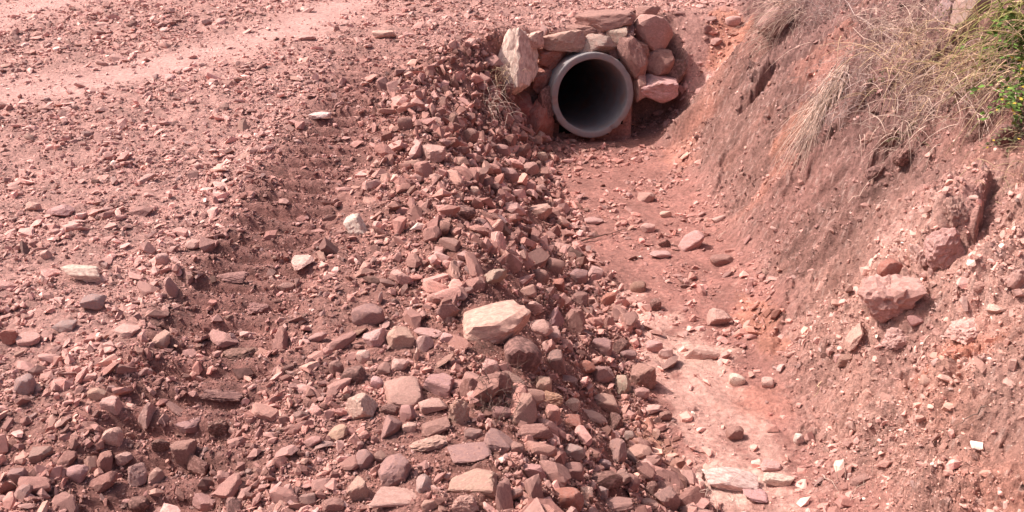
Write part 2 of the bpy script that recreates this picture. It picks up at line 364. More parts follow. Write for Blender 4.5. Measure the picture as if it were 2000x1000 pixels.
def rot_mats(ax, ay, az):
    cx, sx, cy, sy, cz, sz = np.cos(ax), np.sin(ax), np.cos(ay), np.sin(ay), np.cos(az), np.sin(az)
    o, l = np.zeros_like(ax), np.ones_like(ax)
    Rx = np.stack([l, o, o, o, cx, -sx, o, sx, cx], -1).reshape(-1, 3, 3)
    Ry = np.stack([cy, o, sy, o, l, o, -sy, o, cy], -1).reshape(-1, 3, 3)
    Rz = np.stack([cz, -sz, o, sz, cz, o, o, o, l], -1).reshape(-1, 3, 3)
    return Rz @ Ry @ Rx
def frames(n):
    """Rotations that take local z to the ground normal n."""
    x = np.cross(np.array([0, 1.0, 0]), n); x /= np.linalg.norm(x, axis=1, keepdims=True)
    y = np.cross(n, x); return np.stack([x, y, n], -1)
def chips(name, pos, dims, R, cl, material):
    which = np.where(dims.max(1) / (pos[:, 1] + .3) > 9 / F, rng.integers(0, 30, len(pos)), rng.integers(30, len(protos), len(pos))); VV, FF, CC, off = [], [], [], 0
    for k, (pv, pf) in enumerate(protos):
        s = np.nonzero(which == k)[0]
        if not len(s): continue
        v = np.einsum('nij,nvj->nvi', R[s], pv[None] * dims[s][:, None, :]) + pos[s][:, None, :]
        VV.append(v.reshape(-1, 3)); CC.append(np.repeat(cl[s], len(pv), 0))
        FF.append((pf[None] + (np.arange(len(s)) * len(pv))[:, None, None] + off).reshape(-1, 3)); off += len(s) * len(pv)
    me = mesh_arrays(name, np.concatenate(VV), np.concatenate(FF), False, np.concatenate(CC)); me.materials.append(material)
    o = link(bpy.data.objects.new(name, me)); o['kind'] = 'stuff'; return o

ROCKCOL = {'blush': (.64, .385, .325), 'cream': (.68, .425, .36), 'white': (.74, .545, .475), 'pale pink': (.59, .35, .31), 'pink': (.49, .27, .242), 'mauve': (.33, .185, .172),
           'brown': (.32, .17, .143), 'tan': (.52, .31, .25), 'red': (.40, .155, .12), 'grey': (.40, .27, .25), 'dark': (.18, .092, .08), 'olive': (.43, .31, .245), 'ochre': (.52, .29, .195)}
MM = {k: v.ravel() for k, v in M.items()}
zone_of = np.argmax(np.stack([MM['road'], MM['slope'], MM['floor'], MM['bank']]), 0)

def scatter(sel_w, n, pmin, expo, smax, flat, sink, tiltv, bright, lift=0.0):
    w = sel_w[seen_i]; w = w / w.sum()
    i = seen_i[rng.choice(len(seen_i), n, p=w)]
    spx = pmin * rng.random(n) ** (-1 / expo)                # photograph pixels
    size = spx * DEP[i] / F
    size = np.minimum(size, smax * (0.75 + 0.5 * rng.random(n)))
    a = rng.uniform(.7, 1.6, n); b = rng.uniform(.5, .95, n); c = rng.uniform(*flat, n)
    dims = np.stack([size * a, size * b, size * c], -1)
    nn = NRM[i] + rng.normal(0, .12, (n, 3)); nn /= np.linalg.norm(nn, axis=1, keepdims=True)
    R = frames(nn) @ rot_mats(rng.normal(0, tiltv, n), rng.normal(0, tiltv, n), rng.uniform(0, 6.28, n))
    pos = V[i] + NRM[i] * (dims[:, 2] * (0.5 - sink) + lift * rng.random(n) ** 2)[:, None]
    pos[:, :2] += rng.normal(0, .004, (n, 2))
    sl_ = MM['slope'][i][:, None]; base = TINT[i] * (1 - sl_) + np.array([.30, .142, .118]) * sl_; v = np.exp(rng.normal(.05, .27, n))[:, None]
    cl = base * bright * v
    pk = rng.random(n)
    names = np.array([ROCKCOL[k] for k in ('pale pink', 'mauve', 'tan', 'grey', 'pink', 'brown', 'cream')])
    alt = names[rng.integers(0, 6, n)] * v; alt[pk > .975] = names[6]
    t = (rng.random(n) * .65)[:, None]; cl = cl * (1 - t) + alt * t
    return dict(i=i, size=size, dims=dims, R=R, pos=pos, cl=np.clip(cl, .02, .85))
patchy = 0.35 + ss(0.5 + 1.2 * fbm(V[:, 0], V[:, 1], 2.2, 3, 90))
calm = 1 - 0.93 * MM['lane']
wr = MM['road'] * calm * patchy * (1 - .35 * MM['rut'])
def both(a, b): return {k: np.concatenate([a[k], b[k]]) for k in a}
S1 = both(scatter(wr, 19000, 4.2, 2.0, .080, (.25, .60), .20, .24, 1.12), scatter(wr, 30000, 3.1, 2.5, .035, (.4, .85), .08, .45, 1.12))
nearpile = MM['road'] * np.clip(ss((3.35 - V[:, 1]) / .7) * ss((V[:, 0] + 2.2) / .5) + .8 * ss((V[:, 0] + .75) / .3) * ss((5.2 - V[:, 1]) / .8), 0, 1) * (1 - .9 * MM['rut']) * patchy
S1 = both(S1, scatter(nearpile, 7500, 4.8, 2.2, .062, (.40, .85), .18, .45, 1.08))
S2 = both(scatter(MM['slope'] * (0.7 + .6 * patchy), 15000, 5.0, 1.7, .10, (.40, .85), .16, .5, 1.22, .012), scatter(MM['slope'] ** .5, 21000, 3.0, 2.6, .03, (.4, .9), .05, .5, 1.15, .015))
toe = np.exp(-((V[:, 0] - x_toe_left(V[:, 1]) - .08) / .14) ** 2) * (V[:, 1] < 7.3)
S3 = both(scatter(MM['floor'] * patchy ** 2 * (1 - .88 * MM['channel']) + .25 * MM['slope'] * MM['floor'], 4200, 3.0, 1.7, .06, (.35, .7), .2, .25, 1.15), scatter(toe * patchy, 2000, 3.4, 1.6, .07, (.4, .8), .12, .4, 1.18))
S4 = both(scatter(MM['bank'] * patchy * (0.6 + ss((4.8 - V[:, 1]) / 2)), 15000, 2.8, 2.6, .04, (.5, .9), .28, .5, 1.15), scatter(outc.ravel() * near.ravel(), 2200, 3.6, 2.2, .05, (.5, .9), .28, .5, 1.05))
S5 = scatter(MM['rut'], 5500, 3.2, 2.6, .035, (.5, .95), .2, .5, .95, .005)

# ------------------------------------------------------------------ stones: worked shapes
_ico = {}
def ico(level):
    if level not in _ico:
        bm = bmesh.new(); bmesh.ops.create_icosphere(bm, subdivisions=level, radius=1); bm.verts.index_update()
        _ico[level] = (np.array([v.co[:] for v in bm.verts]), np.array([[v.index for v in f.verts] for f in bm.faces])); bm.free()
    return _ico[level]
def rock_mesh(kind, seed, level=4):
    r = np.random.default_rng(seed); d, f = ico(level)
    if kind == 'round': nk, soft, jit, amp = 18, 14, .12, .05
    elif kind == 'slab': nk, soft, jit, amp = 13, 90, .22, .045
    elif kind == 'wedge': nk, soft, jit, amp = 10, 90, .34, .045
    elif kind == 'squared': nk, soft, jit, amp = 6, 40, .20, .06
    elif kind == 'crumbly': nk, soft, jit, amp = 14, 14, .25, .15
    else: nk, soft, jit, amp = 13, 90, .26, .05
    n = r.normal(size=(nk, 3)); n /= np.linalg.norm(n, axis=1, keepdims=True)
    ax = np.array([[1,0,0],[-1,0,0],[0,1,0],[0,-1,0],[0,0,1],[0,0,-1.]])
    ax = ax + r.normal(0, jit, ax.shape); ax /= np.linalg.norm(ax, axis=1, keepdims=True)
    n = np.concatenate([ax, n]); dist = np.concatenate([r.uniform(.70, .95, 6), r.uniform(.78, 1.10, nk)])
    if kind == 'wedge': dist[6:9] = r.uniform(.45, .7, 3)
    dots = np.maximum(d @ n.T, 1e-3) / dist
    rad = 1 / (np.sum(dots ** soft, 1) ** (1 / soft))
    p = d * rad[:, None]
    q = p + r.uniform(0, 50, 3)
    h = noise3(q * 2.2, 1) * amp * .6 - np.abs(noise3(q * 4.2, 2)) * amp * 1.3 + noise3(q * 9, 4) * amp * .5 + noise3(q * 17, 3) * amp * .35
    if kind == 'crumbly': h += (np.abs(noise3(q * 4, 5)) - .3) * .14
    p = p * (1 + h)[:, None]
    p -= (p.max(0) + p.min(0)) / 2; p /= (p.max(0) - p.min(0))
    me = mesh_arrays('rock_' + kind, p, f, True); me.set_sharp_from_angle(angle=math.radians(16 if kind != 'round' else 30)); me.materials.append(m_rock); return me
_pool = {}
def pool(kind, k, level=4):
    key = (kind, k, level)
    if key not in _pool: _pool[key] = rock_mesh(kind, hash((len(kind) * 31 + k * 7 + level)) + 1000 * ['round','slab','wedge','crumbly','block','squared'].index(kind), level)
    return _pool[key]

def jitcol(c, s=.08):
    v = 1 + random.gauss(0, s); return (min(c[0] * v, .88), min(c[1] * v * (1 + random.gauss(0, .03)), .8), min(c[2] * v * (1 + random.gauss(0, .03)), .8), 1)
NOTE = []          # every single stone: (object, centre px, centre py, width px, colour word, shape, label or None)
def put_rock(px, py, w, h, kind, rot, colour, label=None, name=None, deep=None, sink=.22):
    gp, gn, dep, _ = ground_at(px, py + h * .22)
    k = dep / F; W = w * k
    e = math.atan2(CAMZ - gp.z, gp.y); c, s = math.cos(e), math.sin(e)
    if kind == 'slab': D = min(h * k / (s + .35 * c), W * .95); Zh = max(.35 * D, (h * k - D * s) / c)
    elif kind == 'crumbly': D = W * .6; Zh = max(h * k * .8 / c, .2 * W)
    else: Zh = h * k / (c + s * .95) * 1.12; D = max(Zh * .95, W * .55)
    me = pool(kind, random.randrange(14), 4 if max(w, h) > 45 else 3)
    o = link(bpy.data.objects.new(name or ('boulder' if w >= 100 else 'rock'), me))
    ar = abs(math.radians(rot)); cr, sr = math.cos(ar), math.sin(ar)
    if rot:                                                   # keep the tilted stone inside its measured outline
        den = cr * cr - sr * sr
        if den > .35: W2 = (W * cr - Zh * sr) / den; Z2 = (Zh * cr - W * sr) / den
        else: W2, Z2 = max(W, Zh), min(W, Zh) * .55
        if W2 > .2 * W and Z2 > .2 * Zh: W, Zh = W2, Z2
        else: m_ = max(W, Zh) * 1.15; W, Zh = (m_, m_ * .5)
    flip = random.choice((0, math.pi))
    q = Euler((random.gauss(0, .08), math.radians(rot), random.gauss(0, .10)), 'XYZ').to_matrix() @ Euler((0, 0, flip)).to_matrix()
    vv = np.empty(len(me.vertices) * 3, np.float32); me.vertices.foreach_get('co', vv); vv = vv.reshape(-1, 3); Q = np.array(q)
    loc = np.array(gp + Vector((0, D * .15, h * k * .25 / c))); lz = loc[2]
    ht = h * 1.10
    for _ in range(4):                                        # size the stone so that it spans what it spans in the photograph
        a, b, dd = project((vv * np.array([W, D, Zh])) @ Q.T + loc)
        fw, fh = w / (a.max() - a.min()), ht / (b.max() - b.min())
        W *= fw; D *= fw ** .4 * fh ** .4; Zh *= fh
        a, b, dd = project((vv * np.array([W, D, Zh])) @ Q.T + loc)
        loc[0] += (px - (a.max() + a.min()) / 2) * k; dz = -(py + h * .05 - (b.max() + b.min()) / 2) * k / c
        loc[2] = min(max(loc[2] + dz, lz - .4 * h * k), lz + .15 * h * k)
    o.scale = (W, D, Zh); o.rotation_euler = q.to_euler(); o.location = loc
    o.color = jitcol(ROCKCOL[colour], .05)
    o['category'] = 'boulder' if w >= 100 else 'rock'
    NOTE.append([o, px, py, max(w, h), colour, kind, label]); return o

# (px, py, width, height, shape, tilt, colour, label)
ROCKS = [
 (962,628,152,86,'block',-10,'blush','huge cream boulder, by far the largest stone on the rubble slope'),
 (1020,693,78,78,'round',20,'dark','rounded dark brown rock tucked under the ditch side of the huge cream boulder'),  # dark colour paints in the shadow of the boulder above
 (719,614,66,44,'round',0,'mauve','smooth dome shaped brown stone in front of a thin pale splinter'),
 (732,660,50,42,'block',-18,'pale pink','pale tilted stone with shaded underside, below the dome shaped stone'),
 (782,660,56,48,'block',4,'tan','squat tan block wedged between a pale tilted stone and a small pale cube'),
 (836,648,58,20,'slab',6,'pale pink',None),(830,672,36,34,'block',0,'pale pink','small pale flat topped cube beside the squat tan block'),
 (815,692,13,28,'block',0,'cream','tiny cream peg of stone standing upright in the rubble'),(695,650,46,20,'wedge',-10,'brown',None),(873,660,30,22,'block',0,'pale pink',None),
 (961,543,58,36,'wedge',0,'olive','greenish grey angular stone just beyond the huge cream boulder'),
 (1084,522,42,38,'round',10,'brown','round brown cobble crowning the cluster where the rubble meets the ditch floor'),
 (1056,541,33,32,'round',0,'brown',None),(1022,547,48,24,'wedge',-30,'pink',None),(1130,540,38,32,'block',0,'mauve',None),(1164,532,36,28,'block',5,'pale pink',None),
 (1031,568,36,26,'block',-15,'pink',None),(1188,584,30,28,'wedge',0,'red','dark red pyramid shaped stone at the head of the pale dry channel'),(1131,582,38,26,'block',0,'brown',None),
 (1090,557,26,28,'wedge',0,'red',None),(1043,602,36,28,'block',-5,'pale pink',None),(1082,618,42,42,'wedge',20,'mauve',None),(1122,628,42,52,'block',12,'brown',None),
 (1055,640,56,34,'slab',-18,'tan',None),(1080,653,32,34,'block',-30,'pale pink',None),(1174,676,46,34,'block',6,'mauve','flat faced mauve block overhanging the edge of the pale channel'),
 (1213,676,34,32,'block',0,'dark',None),(1228,692,34,20,'block',0,'mauve',None),(1086,705,40,46,'block',0,'mauve',None),(1145,716,36,26,'block',0,'red',None),
 (1278,677,34,26,'round',0,'pale pink','smooth pale pink cobble lying alone on the pale channel'),(1256,734,54,52,'block',6,'brown','big brown block with a dark face throwing its shadow across the channel'),
 (1280,596,24,28,'wedge',0,'dark',None),(1246,560,32,24,'round',0,'brown',None),(1176,731,48,32,'block',0,'mauve',None),(1218,752,36,40,'block',0,'olive','olive tan upright block leaning against the big brown block'),
 (1254,766,30,20,'block',10,'pink',None),(1058,751,40,34,'block',-8,'tan',None),(1078,777,46,30,'crumbly',0,'ochre','ochre orange crumbly stone, the yellowest in the rubble'),
 (1107,738,44,16,'slab',4,'mauve',None),(1184,786,54,38,'block',18,'tan','large tan slab of rock above a dark gap at the rubble edge'),(1117,790,34,26,'block',0,'cream',None),
 (1160,812,52,28,'block',15,'tan',None),(1116,820,46,24,'slab',0,'red',None),(1203,824,28,38,'block',0,'dark',None),(1206,882,38,54,'block',18,'mauve','upright mauve rock with pale shoulder at the brink of the brown mud'),
 (1122,882,44,32,'block',-6,'grey',None),(975,862,62,54,'slab',24,'mauve','large purplish slab tilted towards the ditch beneath the dead twigs'),(926,848,40,26,'block',0,'mauve',None),
 (917,882,88,40,'slab',-8,'mauve','broad flat mauve slab lying beyond the tan topped boulder'),(927,942,112,56,'block',-10,'tan','big tan topped boulder lying in front of the broad flat mauve slab'),
 (1110,974,62,46,'round',0,'red','brick red rounded rock, the reddest stone in the heap'),(1146,962,26,26,'block',0,'cream',None),(1045,922,46,34,'block',0,'pink',None),(1118,920,46,36,'round',0,'brown',None),
 (1180,907,28,22,'block',0,'grey',None),(1268,984,36,24,'block',0,'pale pink',None),(1272,953,26,28,'block',0,'dark',None),(1176,962,26,26,'block',0,'grey',None),(1275,798,34,18,'block',-15,'pale pink',None),
 (1200,986,76,32,'block',-6,'mauve',None),(770,917,68,66,'block',-38,'mauve','purple brown block tilted steeply with a broad pink upper face'),
 (776,969,110,40,'slab',4,'tan','long low tan slab in front of the steeply tilted purple brown block'),(700,955,44,54,'block',-14,'tan',None),(713,897,40,40,'block',-8,'mauve',None),(745,893,28,30,'wedge',0,'brown',None),
 (764,836,44,52,'wedge',15,'mauve','dark purple pyramid shaped rock in front of the cream angular stone'),(706,793,64,56,'wedge',-24,'cream','cream angular stone roadwards of the dark purple pyramid shaped rock'),
 (660,843,42,30,'block',-20,'tan',None),(788,766,80,66,'slab',-4,'pink','large flat pink slab beside the large pink brown block'),(798,808,36,36,'block',0,'pink',None),(762,800,36,24,'block',0,'dark',None),
 (858,753,64,50,'block',6,'pink','large pink brown block with a dark face beside the large flat pink slab'),(897,808,44,58,'crumbly',0,'tan','mottled tan upright lump beside the dead twigs'),(850,832,60,40,'block',-20,'brown',None),
 (845,792,58,30,'block',0,'tan',None),(800,834,30,20,'block',0,'pale pink',None),(693,733,56,38,'round',-8,'dark','dark grey brown hollowed stone at the foot of the small cream stone'),(750,720,28,28,'block',0,'brown',None),  # the hollowed stone's dark colour stands in for its shade
 (782,712,36,24,'block',10,'pale pink',None),(862,706,48,28,'slab',-36,'brown',None),(958,718,36,36,'block',0,'pink',None),(708,697,30,28,'block',0,'cream',None),(736,747,26,26,'round',0,'pale pink',None),
 (657,720,30,34,'block',0,'brown',None),(1002,742,50,38,'slab',32,'tan',None),(828,945,34,40,'slab',0,'grey','small grey slab between the tilted purple block and the tan topped boulder'),(840,988,36,24,'block',0,'tan',None),
 (908,983,56,36,'crumbly',0,'tan',None),(838,864,78,30,'crumbly',-4,'tan','crumbly tan ledge of stone below the mottled tan lump'),
 (358,882,54,50,'wedge',0,'brown','upright brown block standing at the near end of the wheel rut'),(270,928,42,50,'block',0,'mauve','dark faced block with pale top on the near ridge beside the rut'),(305,930,34,36,'block',25,'pink',None),
 (372,830,66,38,'block',-8,'mauve','mauve slab bridging the near end of the wheel rut'),(427,834,46,34,'crumbly',0,'dark',None),(432,767,88,30,'crumbly',3,'dark','long low brown clod lying across the wheel rut'),(313,870,38,26,'block',0,'dark',None),
 (220,853,44,38,'block',0,'pale pink',None),(287,811,36,52,'wedge',10,'tan',None),(243,895,38,26,'block',-8,'pale pink',None),(272,985,44,34,'round',0,'dark',None),(400,980,50,36,'block',0,'pink',None),
 (220,790,52,36,'block',0,'pale pink',None),(343,798,38,26,'wedge',25,'brown',None),(80,888,52,34,'block',-10,'mauve',None),(50,752,48,46,'round',0,'grey','rounded grey pink stone sunk in the road far from the rut'),
 (158,532,82,32,'wedge',5,'white','whitish angular slab lying flat on the road, palest of the road stones'),(182,588,56,30,'slab',0,'grey','low grey block just nearer than the whitish road slab'),(126,636,52,24,'slab',0,'grey',None),
 (120,410,58,22,'slab',-3,'pale pink','pale topped stone casting a dark shadow in the middle of the road'),(66,403,36,20,'wedge',0,'pale pink',None),(90,497,26,18,'block',0,'cream',None),(276,412,50,20,'slab',0,'brown',None),
 (16,658,40,28,'block',0,'red',None),(380,476,38,20,'slab',0,'pale pink',None),(318,506,30,24,'round',0,'pale pink',None),(335,560,30,40,'round',-20,'pink',None),(250,645,52,28,'slab',0,'pale pink',None),(313,662,36,44,'wedge',40,'pink',None),
 (846,298,50,34,'block',-12,'pale pink','pale block high on the rubble slope with a deep shadow behind it'),(917,264,38,28,'block',0,'brown','square brown stone on the rubble just short of the culvert wing'),(792,242,32,26,'round',0,'brown',None),
 (980,293,36,24,'round',0,'pink',None),(995,341,38,28,'round',0,'pink',None),(1037,329,32,26,'block',0,'pink',None),(1059,306,22,20,'round',0,'cream','little yellowish pebble at the corner where rubble meets culvert shade'),
 (927,373,24,22,'block',0,'cream',None),(909,416,42,32,'wedge',0,'dark',None),(909,498,34,18,'wedge',0,'pale pink',None),(1053,412,52,30,'block',-12,'tan',None),(878,478,46,30,'block',10,'brown',None),
 (697,438,48,46,'wedge',-30,'white','bright whitish angular stone between the wheel rut and the rubble slope'),(592,511,46,30,'slab',-12,'cream','flat cream stone beside the treaded rut'),(743,582,9,28,'block',6,'cream','thin pale splinter of stone standing on end behind the dome shaped stone'),
 (1350,471,52,44,'round',-34,'pink','smooth egg shaped pink brown cobble alone on the ditch floor'),(1265,445,30,20,'block',0,'pale pink',None),(1300,419,24,14,'round',0,'cream',None),(1262,385,36,20,'block',-10,'pink',None),
 (1290,496,42,14,'slab',3,'pale pink',None),(1298,475,26,16,'wedge',0,'dark',None),(1410,508,48,24,'round',0,'brown',None),(1403,427,30,14,'slab',-25,'pale pink',None),(1160,430,40,14,'slab',0,'pale pink',None),
 (1405,620,52,38,'wedge',-10,'pink','pink angular stone at the toe of the bank above the channel'),(1440,741,34,26,'round',0,'white',None),(1500,746,26,22,'round',0,'cream',None),(1560,857,22,23,'round',0,'white','small bright white pebble at the foot of the bank'),
 (1435,846,36,30,'block',0,'brown','lone brown stone in the middle of the pale channel'),(1372,690,70,30,'slab',10,'cream',None),(1428,940,110,56,'slab',10,'white','white flat outcrop half buried at the low end of the channel'),(1521,936,64,28,'slab',8,'white','white lens shaped stone beside the half buried white outcrop'),
 (1505,908,44,22,'slab',0,'pale pink',None),(1680,935,40,24,'slab',-20,'brown',None),(1475,965,50,30,'slab',10,'pale pink',None),
 (1742,578,135,88,'crumbly',-8,'tan','massive crumbly boulder jutting from the bank'),(1750,661,62,46,'crumbly',0,'pale pink','pale knobbly rock perched below the massive crumbly boulder'),(1668,655,34,54,'wedge',18,'pale pink','tall narrow pale stone leaning on the bank beside the knobbly rock'),
 (1790,624,38,22,'block',0,'pink',None),(1845,482,84,76,'crumbly',-20,'pink','flaky layered rock outcrop high on the bank above a dark undercut'),(1738,525,52,42,'round',0,'red',None),(1716,562,46,40,'round',0,'red','rust red rounded lump stuck to the road side of the massive crumbly boulder'),
 (1890,644,92,50,'crumbly',-15,'cream','cream crumbling outcrop farthest along the bank from the channel'),(1800,500,56,50,'crumbly',0,'pale pink',None),(1865,412,66,60,'crumbly',-20,'mauve',None),(1650,703,34,24,'block',0,'brown',None),(1812,742,34,24,'round',0,'tan',None),
 (1512,38,72,58,'round',-30,'mauve','dark mauve boulder half hidden by drooping dry grass at the bank top'),(1893,26,84,92,'block',10,'grey','big grey rock at the top of the bank amid dry twigs'),(1842,24,46,56,'block',0,'grey',None),(1938,48,56,54,'round',0,'dark','blackish rock in the shade of the tan branches'),
 (1960,262,44,40,'round',0,'dark','dark round stone in the hollow beneath the green leaves'),(1765,305,46,36,'crumbly',-20,'dark',None),(1708,335,42,30,'crumbly',0,'dark',None),(1735,268,36,34,'crumbly',0,'dark',None),(1700,268,40,26,'crumbly',0,'brown',None),  # first stone: dark colour stands in for the shaded hole in the bank
 (1432,40,32,18,'round',0,'pale pink','pale pink stone on the road surface behind the culvert, close to the bank'),(1398,80,26,14,'slab',0,'pink',None),(1380,56,20,16,'block',0,'brown',None),(625,225,46,14,'slab',-4,'white','thin white chip lying flat on the far part of the road'),(750,66,50,14,'slab',0,'cream',None),(600,73,36,10,'slab',0,'pale pink',None),
 (1300,690,30,20,'block',0,'pale pink',None),(1232,850,26,18,'block',0,'grey',None),(1300,812,26,20,'block',0,'brown',None),(1640,700,24,18,'block',0,'pink',None),(1915,560,34,26,'crumbly',0,'pink',None),
 (1945,600,40,22,'wedge',-20,'cream',None),(1985,545,44,40,'crumbly',0,'pink',None),(620,660,40,22,'wedge',-25,'pink',None),(560,560,36,18,'block',0,'brown',None),(500,600,60,24,'crumbly',0,'brown',None),(470,690,70,24,'crumbly',-3,'dark',None),
 (455,540,66,22,'crumbly',0,'brown',None),(980,805,40,24,'round',0,'brown',None),(1010,875,30,26,'block',0,'brown',None),(650,985,46,28,'block',0,'brown',None),(600,975,40,26,'block',0,'mauve',None),(560,880,48,26,'wedge',-20,'pink',None),
 (610,862,40,22,'block',-25,'pink',None),(150,925,48,36,'round',0,'pink',None),(40,930,50,34,'block',0,'mauve',None),(190,770,40,26,'block',0,'tan',None),(55,660,50,26,'slab',0,'pale pink',None),
]
for r in ROCKS: put_rock(*r)
placed = np.array([(n[1], n[2], n[3]) for n in NOTE])

# ------------------------------------------------------------------ the largest of the scattered stones are single stones too
keepers = []
for S in (S1, S2, S3, S4, S5):
    ppx, ppy, dd = project(S['pos']); S['w'] = S['size'] * F / dd
    inside = (ppx > 2) & (ppx < 1998) & (ppy > 2) & (ppy < 998)
    hit = np.zeros(len(ppx), bool)                           # no chip inside a placed rock, and clear of the pipe mouth
    for (a, b, c) in placed: hit |= (np.hypot(ppx - a, ppy - b) < c * .46 + S['w'] * .2) & (S['w'] > 5)
    r_ = S['pos'] - np.array(PC); s2 = r_ @ np.array(AX)
    hit |= (np.linalg.norm(r_ - s2[:, None] * np.array(AX), axis=1) < RO + .03) & (s2 > -.25)
    hit |= (S['pos'][:, 1] > 7.3) & (S['pos'][:, 1] < 8.15) & (S['pos'][:, 0] > -.14) & (S['pos'][:, 0] < 1.3) & (S['pos'][:, 2] > -.5) & (S['pos'][:, 2] < .12)
    S['ok'] = ~hit; S['px'] = ppx; S['py'] = ppy; S['in'] = inside
allw = np.concatenate([np.where(S['ok'] & S['in'], S['w'], 0) for S in (S1, S2, S3, S4, S5)])
want = 298 - len(NOTE)
cut = np.sort(allw)[-want]
for S, nm, lab, cat in ((S1, 'gravel', 'flat reddish gravel chips pressed into the road', 'gravel'), (S2, 'rubble', 'loose broken rubble covering the slope beside the ditch', 'rubble'),
                        (S3, 'gravel', 'scattered pebbles on the ditch floor', 'gravel'), (S4, 'debris', 'crumbs of earth and grit on the cut bank', 'debris'), (S5, 'dirt', 'small clods of earth churned up in the wheel rut', 'dirt')):
    big = S['ok'] & S['in'] & (S['w'] >= cut)
    sm = S['ok'] & ~big
    o = chips(nm, S['pos'][sm], S['dims'][sm], S['R'][sm], S['cl'][sm], m_gravel); o['label'] = lab; o['category'] = cat
    names = list(ROCKCOL); tab = np.array([ROCKCOL[k] for k in names])
    for j in np.nonzero(big)[0]:
        kind = 'slab' if S['dims'][j, 2] < .4 * S['size'][j] else random.choice(('block', 'wedge', 'wedge', 'slab'))
        o = link(bpy.data.objects.new('rock', pool(kind, random.randrange(14), 3)))
        o.matrix_world = Matrix.Translation(S['pos'][j]) @ Matrix(S['R'][j].tolist()).to_4x4() @ Matrix.Diagonal((*S['dims'][j], 1))
        c = S['cl'][j]; o.color = (*c, 1); o['category'] = 'rock'
        cn = names[int(np.argmin(np.linalg.norm(np.log(tab) - np.log(c), axis=1)))]
        NOTE.append([o, S['px'][j], S['py'][j], S['w'][j], cn, kind, None])

# ------------------------------------------------------------------ culvert: pipe and stone headwall
def mesh_obj(name, verts, faces, material, parent=None, smooth=False):
    me = bpy.data.meshes.new(name); me.from_pydata([tuple(v) for v in verts], [], faces); me.materials.append(material)
    me.polygons.foreach_set('use_smooth', [smooth] * len(me.polygons)); me.update()
    o = link(bpy.data.objects.new(name, me)); o.parent = parent; return o
root = link(bpy.data.objects.new('concrete_pipe', None)); root.location = PC
root['label'] = 'grey concrete culvert pipe opening out of the rough stone headwall'; root['category'] = 'pipe'
zax = AX; xax = Vector((0, 0, 1)).cross(zax).normalized() * -1; yax = zax.cross(xax).normalized()
root.rotation_euler = Matrix((xax, yax, zax)).transposed().to_euler()
NS = 160
notch = [(random.uniform(0, 6.28), random.uniform(.02, .07), random.uniform(.002, .006)) for _ in range(9)]
prof = [(RI, LEN), (RI, .9), (RI, .35), (RI, .012), (RI + .003, .003), (RI + .007, 0), (RI + .02, -.001), (RO - .020, -.001), (RO - .008, 0), (RO - .002, .004), (RO, .014), (RO, .35), (RO, LEN)]
vs, fs = [], []
for k in range(NS):
    a = 2 * math.pi * k / NS
    for j, (r, z) in enumerate(prof):
        wob = .0010 * math.sin(5 * a + 1) + .0006 * math.sin(11 * a) + (random.gauss(0, .0007) if 3 < j < 10 else 0)
        nz = sum(dp for (na, nw, dp) in notch if abs((a - na + 3.14) % 6.283 - 3.14) < nw and 5 < j < 11); r2 = r + wob - nz * (j > 7); vs.append((r2 * math.cos(a), r2 * math.sin(a), z + nz + (.004 * math.sin(3 * a) if j > 2 and j < 11 else 0)))
n = len(prof)
for k in range(NS):
    for j in range(n - 1):
        a, b = k * n + j, ((k + 1) % NS) * n + j; fs.append((a, b, b + 1, a + 1))
pipe = mesh_obj('barrel', vs, fs, m_pipe, root, True); pipe.data.set_sharp_from_angle(angle=math.radians(50))
d, f = [], []
for k in range(48):
    a = 2 * math.pi * k / 48; d.append(((RO - .02) * math.cos(a), (RO - .02) * math.sin(a), LEN - .05))
cap = mesh_obj('sky_light_stop', d, [tuple(range(48))], m_gravel, root)  # added disc, stops sky light showing through the pipe's far end

